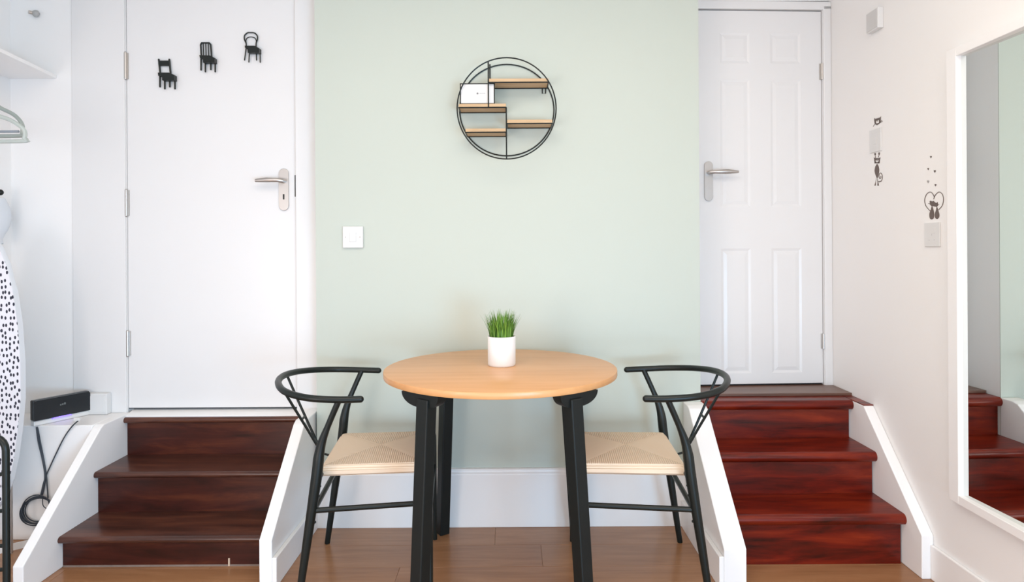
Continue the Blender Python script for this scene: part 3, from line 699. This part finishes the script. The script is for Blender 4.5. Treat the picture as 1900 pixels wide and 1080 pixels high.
m = MB().prism([Vector((xa_, ga, mz0 + rl_ - .001)), Vector((xb_, gb, mz0 + rl_ - .001)), Vector((xb_ + .0004, gb, mz0 + rl_ - .001)), Vector((xa_ + .0004, ga, mz0 + rl_ - .001))], (0, 0, mz1 - mz0 - 2 * rl_ + .002))
m.build('glass', SILVER, mr)

# ------------------------------------------------------------------ three chair shaped hooks on the left door
YH = YLD - .0004
def hk(zx, zy, ox, oy, sc_): return lambda x, y, d=0: P(ox + x / sc_, oy + y / sc_, YH) + Vector((0, -d, 0))
def rod(m, pts, w_, T, d=.006):
    for (xa, ya), (xb, yb) in zip(pts, pts[1:]):
        a, c = T(xa, ya, d), T(xb, yb, d); m.tube([a, c], w_ / F * YH / 2, 8); m.ball(a, w_ / F * YH / 2, 8); m.ball(c, w_ / F * YH / 2, 8)
    return m
def slab(m, pts, T, d0, d1): return m.prism([T(x, y, d0) for x, y in pts], (0, -(d1 - d0), 0))
def hook_root(T, x, y, lab): 
    p_ = T(x, y); return empty('chair_hook', p_, label=lab, cat='hook', group='chair shaped hooks on the left door')
# first: ladder-back
T = hk(0, 0, 280, 90, 12)
h1 = hook_root(T, 390, 905, 'lowest black chair shaped hook on the left door, with one solid top rail')
m = MB(); rod(m, [(195, 255), (228, 570)], 3.4, T); rod(m, [(428, 255), (458, 570)], 3.4, T); slab(m, [(195, 285), (432, 285), (442, 400), (205, 400)], T, .003, .010); m.build('backrest', BLACK, h1)
slab(MB(), [(225, 572), (470, 572), (582, 622), (582, 740), (320, 740), (320, 650), (232, 640)], T, .0005, .022).build('seat', BLACK, h1)
for x0, y0, x1, y1 in ((228, 570, 228, 862), (335, 650, 335, 905), (446, 650, 446, 862), (560, 630, 560, 905)): rod(MB(), [(x0, y0), (x1, y1)], 3.2, T, .008).build('leg', BLACK, h1)
# second: spindle back
T = hk(0, 0, 360, 60, 12)
h2 = hook_root(T, 340, 890, 'middle black chair shaped hook on the left door, with a rounded back of slim spindles')
m = MB(); rod(m, [(182, 570), (165, 290), (190, 245), (350, 245), (388, 285), (410, 560)], 3.0, T); m.build('backrest', BLACK, h2)
for x0, x1 in ((222, 232), (278, 288), (335, 345)): rod(MB(), [(x0, 250), (x1, 560)], 1.9, T).build('spindle', BLACK, h2)
slab(MB(), [(180, 545), (420, 555), (515, 605), (515, 712), (265, 712), (265, 640), (195, 610)], T, .0005, .022).build('seat', BLACK, h2)
for x0, y0, x1, y1 in ((180, 560, 180, 848), (276, 640, 276, 888), (398, 640, 398, 840), (495, 610, 495, 888)): rod(MB(), [(x0, y0), (x1, y1)], 3.0, T, .008).build('leg', BLACK, h2)
# third: bentwood
T = hk(0, 0, 440, 45, 12.7)
h3 = hook_root(T, 380, 905, 'topmost black chair shaped hook on the left door, with a bentwood loop back')
def bent(pts, w_):
    m = MB(); pp = sp(pts, 5); m.tube([T(x, y, .006) for x, y in pp], w_ / F * YH / 2, 8); return m
bent([(232, 560), (225, 460), (188, 370), (192, 280), (260, 215), (340, 210), (425, 220), (490, 290), (492, 370), (465, 450), (462, 550)], 2.4).build('back_loop', BLACK, h3)
bent([(232, 470), (225, 380), (270, 325), (345, 312), (420, 330), (462, 385), (462, 470)], 1.7).build('inner_loop', BLACK, h3)
slab(MB(), [(235, 545), (470, 548), (570, 605), (570, 712), (310, 712), (300, 630), (240, 595)], T, .0005, .022).build('seat', BLACK, h3)
for x0, y0, x1, y1 in ((232, 580, 196, 858), (312, 640, 298, 905), (470, 640, 478, 858), (560, 620, 564, 910)): rod(MB(), [(x0, y0), (x1, y1)], 2.2, T, .008).build('leg', BLACK, h3)

# ------------------------------------------------------------------ left alcove: shelf, rail, hangers, hook, bag
zs_ = 1.648
sh = empty('wall_shelf', (XL, 2.0, zs_), label='white shelf high on the left wall above the clothes hangers', cat='shelf')
xs0 = -1.652 + (2.087 - 1.3) * .054 * 3
MB().prism([Vector((XL + .0005, 1.25, zs_)), Vector((-1.56, 1.25, zs_)), Vector((-1.652, 2.087, zs_)), Vector((-1.700, YLF - .001, zs_)), Vector((XL + .0005, YLF - .001, zs_))], (0, 0, .012)).build('board', GLOSS_LIFT, sh)
MB().tube([(-1.680, 1.3, 1.60), (-1.680, 2.08, 1.60)], .011, 12).build('clothes_rail', CHROME, sh)
for y in (1.36, 2.04): MB().box((-1.688, y, 1.60), (-1.672, y + .012, zs_)).build('rail_bracket', GLOSS, sh)
def hanger(d, px_end, y_bar, y_sh, mt, lab, bar=None):
    e_ = P(px_end, y_bar, d); cx = -1.680; hx = e_.x - cx; zb = e_.z; zsd = P(0, y_sh, d).z; zap = zsd + .035
    root = empty('clothes_hanger', (cx, d, zb), label=lab, cat='hanger', group='clothes hangers on the alcove rail')
    def half(s): return [(cx + s * .012, d, zap), (cx + s * hx * .45, d, zap - .028), (cx + s * hx * .74, d, zap - .046), (cx + s * hx * .92, d, zap - .066), (cx + s * hx * 1.0, d, zb + .030), (cx + s * hx * .99, d, zb + .008), (cx + s * hx * .90, d, zb)]
    pth = smooth_path(half(-1)[::-1] + half(1) + [half(-1)[-1]], 5)
    MB().tube(pth, .0062, 8).build('body', mt, root)
    hk_ = [(cx, d, zap - .004), (cx, d, 1.566)] + [(cx + .0 + .020 - .020 * math.cos(t), d, 1.575 + .0 + .022 * math.sin(t)) for t in ()]
    hkp = [(cx, d, zap - .005), (cx + .002, d, 1.56)] + [(cx + .0165 * math.cos(t) , d, 1.600 + .0165 * math.sin(t)) for t in [math.radians(a_) for a_ in (-60, -20, 20, 60, 100, 140, 180)]]
    MB().tube(hkp, .003, 8).build('hook', STEEL, root)
    if bar: MB().tube([(cx - hx * .93, d, bar), (cx + hx * .90, d, bar)], .0042, 8).build('trouser_bar', mat('blue_grey_bar', (0.30, 0.33, 0.37), .4, noise=.03), root)
hanger(2.00, 46, 262, 216, HANG, 'pale sage clothes hanger on the rail, the nearer one')
hanger(2.06, 42, 252, 205, HANGD, 'darker sage clothes hanger with a bar, behind the pale one', bar=P(20, 244, 2.06).z)
# small grey wall knob
kp = P(70, 27, YLF)
kb = empty('wall_peg', kp, label='small grey round peg high on the white alcove wall', cat='peg')
MB().ball((kp.x, YLF - .010, kp.z), (.0125, .010, .0135), 14).build('cap', mat('grey_rubber', (.42, .42, .41), .5, noise=.03), kb)
MB().tube([(kp.x - .006, YLF - .006, kp.z + .001), (kp.x - .018, YLF - .022, kp.z + .002)], .007, 10).build('pin', STEEL, kb)
# black peg with a white bag
pg = P(0.5, 357, 2.33)
pe = empty('coat_peg', (XL, 2.33, pg.z), label='black round-ended coat peg on the left wall', cat='peg')
MB().tube([(XL + .0004, 2.33, pg.z - .008), (XL + .03, 2.33, pg.z - .006), (pg.x + .002, 2.33, pg.z)], .0045, 10).build('arm', BLACK, pe)
MB().ball((pg.x, 2.33, pg.z), (.011, .010, .011), 14).build('knob', BLACK, pe)
bx = pg.x - .010; zz = pg.z - .008
bgr = empty('cotton_bag', (bx, 2.33, zz - .20), label='white cotton bag hanging from the black coat peg', cat='bag')
m = MB(); rings = []
for t in [i / 10 for i in range(11)]:
    z = zz - .012 - .165 * t; wx = .010 + .026 * math.sin(math.pi * min(1, t * 1.15 + .05)) ** .8 if t < .95 else .012; wy = wx * 1.6 + .004
    wx = min(wx, bx - XL - .002)
    rings.append([m.bm.verts.new((bx + wx * math.cos(k * math.pi / 8) , 2.33 + wy * math.sin(k * math.pi / 8), z + .003 * math.sin(k * 2.1))) for k in range(16)])
for A, B in zip(rings, rings[1:]):
    for k in range(16): m.bm.faces.new((A[k], A[(k + 1) % 16], B[(k + 1) % 16], B[k]))
m.bm.faces.new(rings[0][::-1]); m.bm.faces.new(rings[-1]); m.smooth = True
m.build('sack', BAG, bgr, smooth=True)
MB().tube(smooth_path([(bx - .006, 2.33, zz - .014), (bx - .003, 2.325, zz + .001), (bx + .001, 2.325, zz + .0065), (bx + .005, 2.33, zz - .002), (bx + .006, 2.33, zz - .014)], 4), .0024, 8).build('strap', BAG, bgr)

# ironing board leaning in the corner
YI = 2.12
cxi = -1.732
def ix(px, py): return P(px, py, YI)
edge = [(-33, 424), (-14, 434), (4, 455), (20, 490), (32, 540), (41, 600), (46, 670), (46.5, 740), (41, 800), (34, 850), (25, 892), (14, 925), (-5, 950), (-33, 960)]
R_ = [ix(x - 4.5, y) for x, y in edge]
L_ = [Vector((2 * cxi - v.x, v.y, v.z)) for v in R_[1:-1]][::-1]
LW = [Vector((max(v.x, XL + .006), v.y, v.z)) for v in L_]
pts = R_ + LW
ib = empty('ironing_board', (cxi, YI, R_[-1].z), label='ironing board in a white cover with black dots, upright in the left alcove', cat='ironing board')
MB().prism([v + Vector((0, .014, 0)) for v in pts], (0, -.022, 0), bev=.003, seg=2).build('padded_edge', BAG, ib, smooth=True)
cc = sum(pts, Vector()) / len(pts)
MB().prism([cc + (v - cc) * .996 + Vector((0, -.0079, 0)) for v in pts], (0, -.0014, 0)).build('cover', DOTS, ib)
zb_ = R_[-1].z; xl_ = P(11, 1000, YI).x; dxl = xl_ - cxi
for s in (-1, 1):
    MB().tube([(max(cxi + s * dxl * .6, XL + .02), YI + .024, .75), (max(cxi + s * dxl * .9, XL + .016), YI + .028, .35), (max(cxi + s * dxl, XL + .012), YI + .020, .004)], .0065, 8).build('leg', STEEL, ib)
# black tube rack at the left edge
YK = 1.70; xk = P(11.5, 950, YK).x; zk = P(10, 804, YK).z
rk = empty('metal_rack', (xk - .15, YK - .15, 0), label='black metal tube rack with rungs at the left edge beside the stairs', cat='rack')
RR = .0088
for y in (YK, YK - .36):
    pth = [(xk, y, 0), (xk, y, zk - .045)] + [(xk - .036 + .036 * math.cos(t), y, zk - .045 + .036 * math.sin(t)) for t in (.3, .6, .9, 1.25, 1.57)] + [(xk - .26, y, zk - .009)] + \
          [(xk - .26 - .036 * math.sin(t), y, zk - .045 + .036 * math.cos(t)) for t in (.35, .8, 1.2, 1.57)] + [(xk - .296, y, 0)]
    MB().tube(pth, RR, 12).build('end_frame', BLACK, rk)
    for py in (880, 948, 1013, 1057):
        z = P(3, py, YK).z; MB().tube([(xk - .296, y, z), (xk, y, z)], .0052, 8).build('rung', BLACK, rk)
for x in (xk - .09, xk - .2):
    for py in (880, 1013): MB().tube([(x, YK, P(3, py, YK).z + .0), (x, YK - .36, P(3, py, YK).z + .0)], .0045, 8).build('shelf_bar', BLACK, rk)

# ------------------------------------------------------------------ router on the ledge, white box, cables
a = Vector((P(57, 793, 2.222).x, 2.230, ZL)); e_ = Vector((P(164, 770, 2.386).x, 2.390, ZL)); L = (e_ - a).length; ang_r = math.atan2(e_.y - a.y, e_.x - a.x)
ro = empty('router', ((a.x + e_.x) / 2, (a.y + e_.y) / 2, ZL + .0005), rz=0, label='black fronted broadband router with white base on the white ledge', cat='router')
ro.rotation_euler.z = ang_r
hl = L / 2; HZ = .0885
MB().box((-hl, -.004, .0182), (hl, .018, HZ), bev=.004).build('case', ROUTB, ro, local=True)
MB().box((-hl + .002, -.006, .0), (hl - .002, .020, .0180), bev=.003).build('base', PLAST, ro, local=True)
f = lambda x, z: Vector((x, -.0045, z))
def rr(x0, x1, z0, z1, r_): return arc((x1 - r_, z1 - r_), r_, 0, math.pi / 2, 5, f) + arc((x0 + r_, z1 - r_), r_, math.pi / 2, math.pi, 5, f) + [f(x0, z0), f(x1, z0)]
MB().prism(rr(-hl + .001, hl - .001, .0182, HZ - .001, .008), (0, -.006, 0)).build('front_panel', ROUTB, ro, local=True)
MB().prism([f(-.036, .0140), f(.03, .0140), f(.024, .0185), f(-.03, .0185)], (0, -.0066, 0)).build('status_light', LED, ro, local=True)
m = MB()
for k, (x0, x1, z0, z1) in enumerate(((-.010, -.006, .056, .061), (-.004, .001, .057, .062), (.003, .008, .057, .064))): m.box((x0, -.0112, z0), (x1, -.010, z1))
m.build('logo', mat('router_logo_grey', (.16, .18, .18), .4, noise=.02), ro, local=True)
wb0, wb1 = P(168, 768, 2.405), P(204, 729, 2.405)
wbx = empty('adapter_box', ((wb0.x + wb1.x) / 2, 2.40, ZL), label='small white plastic box on the ledge right of the router', cat='box')
MB().box((wb0.x, 2.385, ZL + .0003), (wb1.x, 2.4135, ZL + .078), bev=.003).build('casing', PLAST, wbx)
MB().box((wb0.x + .008, 2.3835, ZL + .010), (wb1.x - .008, 2.3855, ZL + .070), bev=.0008).build('cover', PLAST, wbx)
YC = 2.236
def cb(pts, y=YC): return smooth_path([P(px, py, y) for px, py in pts], 6)
ca = empty('router_cable', P(70, 970, YC), label='black cables hanging from the router to a coil on the ledge front', cat='cable')
def lead(first, pts): return smooth_path([first] + [P(px, py, YC) for px, py in pts], 6)
MB().tube([P(68.5, 793, YC + .004)] + lead(P(69, 797, YC), [(72, 820), (79, 850), (84, 880), (82, 900), (78, 918)]), .0034, 8).build('lead', CABLE, ca)
MB().tube(lead(P(70, 795, YC), [(75, 822), (81, 852), (86, 884), (88, 908), (89, 924)]), .0022, 8).build('lead', CABLE, ca)
rp = P(141, 781, 2.245)
MB().tube(lead(Vector((rp.x, 2.262, rp.z - .002)) if False else P(146, 780, YC), [(133, 792), (119, 812), (104, 842), (92, 868), (85, 884), (80, 900), (76, 918)]), .0022, 8).build('lead', CABLE, ca)
pz = P(140, 778, YC)
MB().box((pz.x - .004, YC - .004, pz.z - .005), (pz.x + .016, YC + .006, pz.z + .006), bev=.001).build('plug', PLAST, ca)
m = MB()
for k, (ex, ey, ox, oy, dy) in enumerate(((29, 24, 0, 0, 0), (27, 25, 1, 1, .003), (30, 22, -1, 2, -.003), (26, 22, 3, -1, .0035), (28, 26, -1, -1, -.005), (31, 25, -2, 3, -.0015))):
    loop = []
    for i in range(36):
        t = 2 * math.pi * i / 36; x = ex * math.cos(t); y = ey * math.sin(t); tl_ = -.42
        loop.append(P(69 + ox + x * math.cos(tl_) - y * math.sin(tl_), 946 + oy + x * math.sin(tl_) + y * math.cos(tl_), YC + dy - .004))
    m.tube(loop, .0021, 6, closed=True)
m.build('coil', CABLE, ca)
MB().tube(cb([(79, 925), (80, 938), (88, 944), (91, 936), (88, 924)], YC - .010), .0016, 6).build('lead', CABLE, ca)

for o in list(bpy.data.objects):
    if '_o' in o: del o['_o']
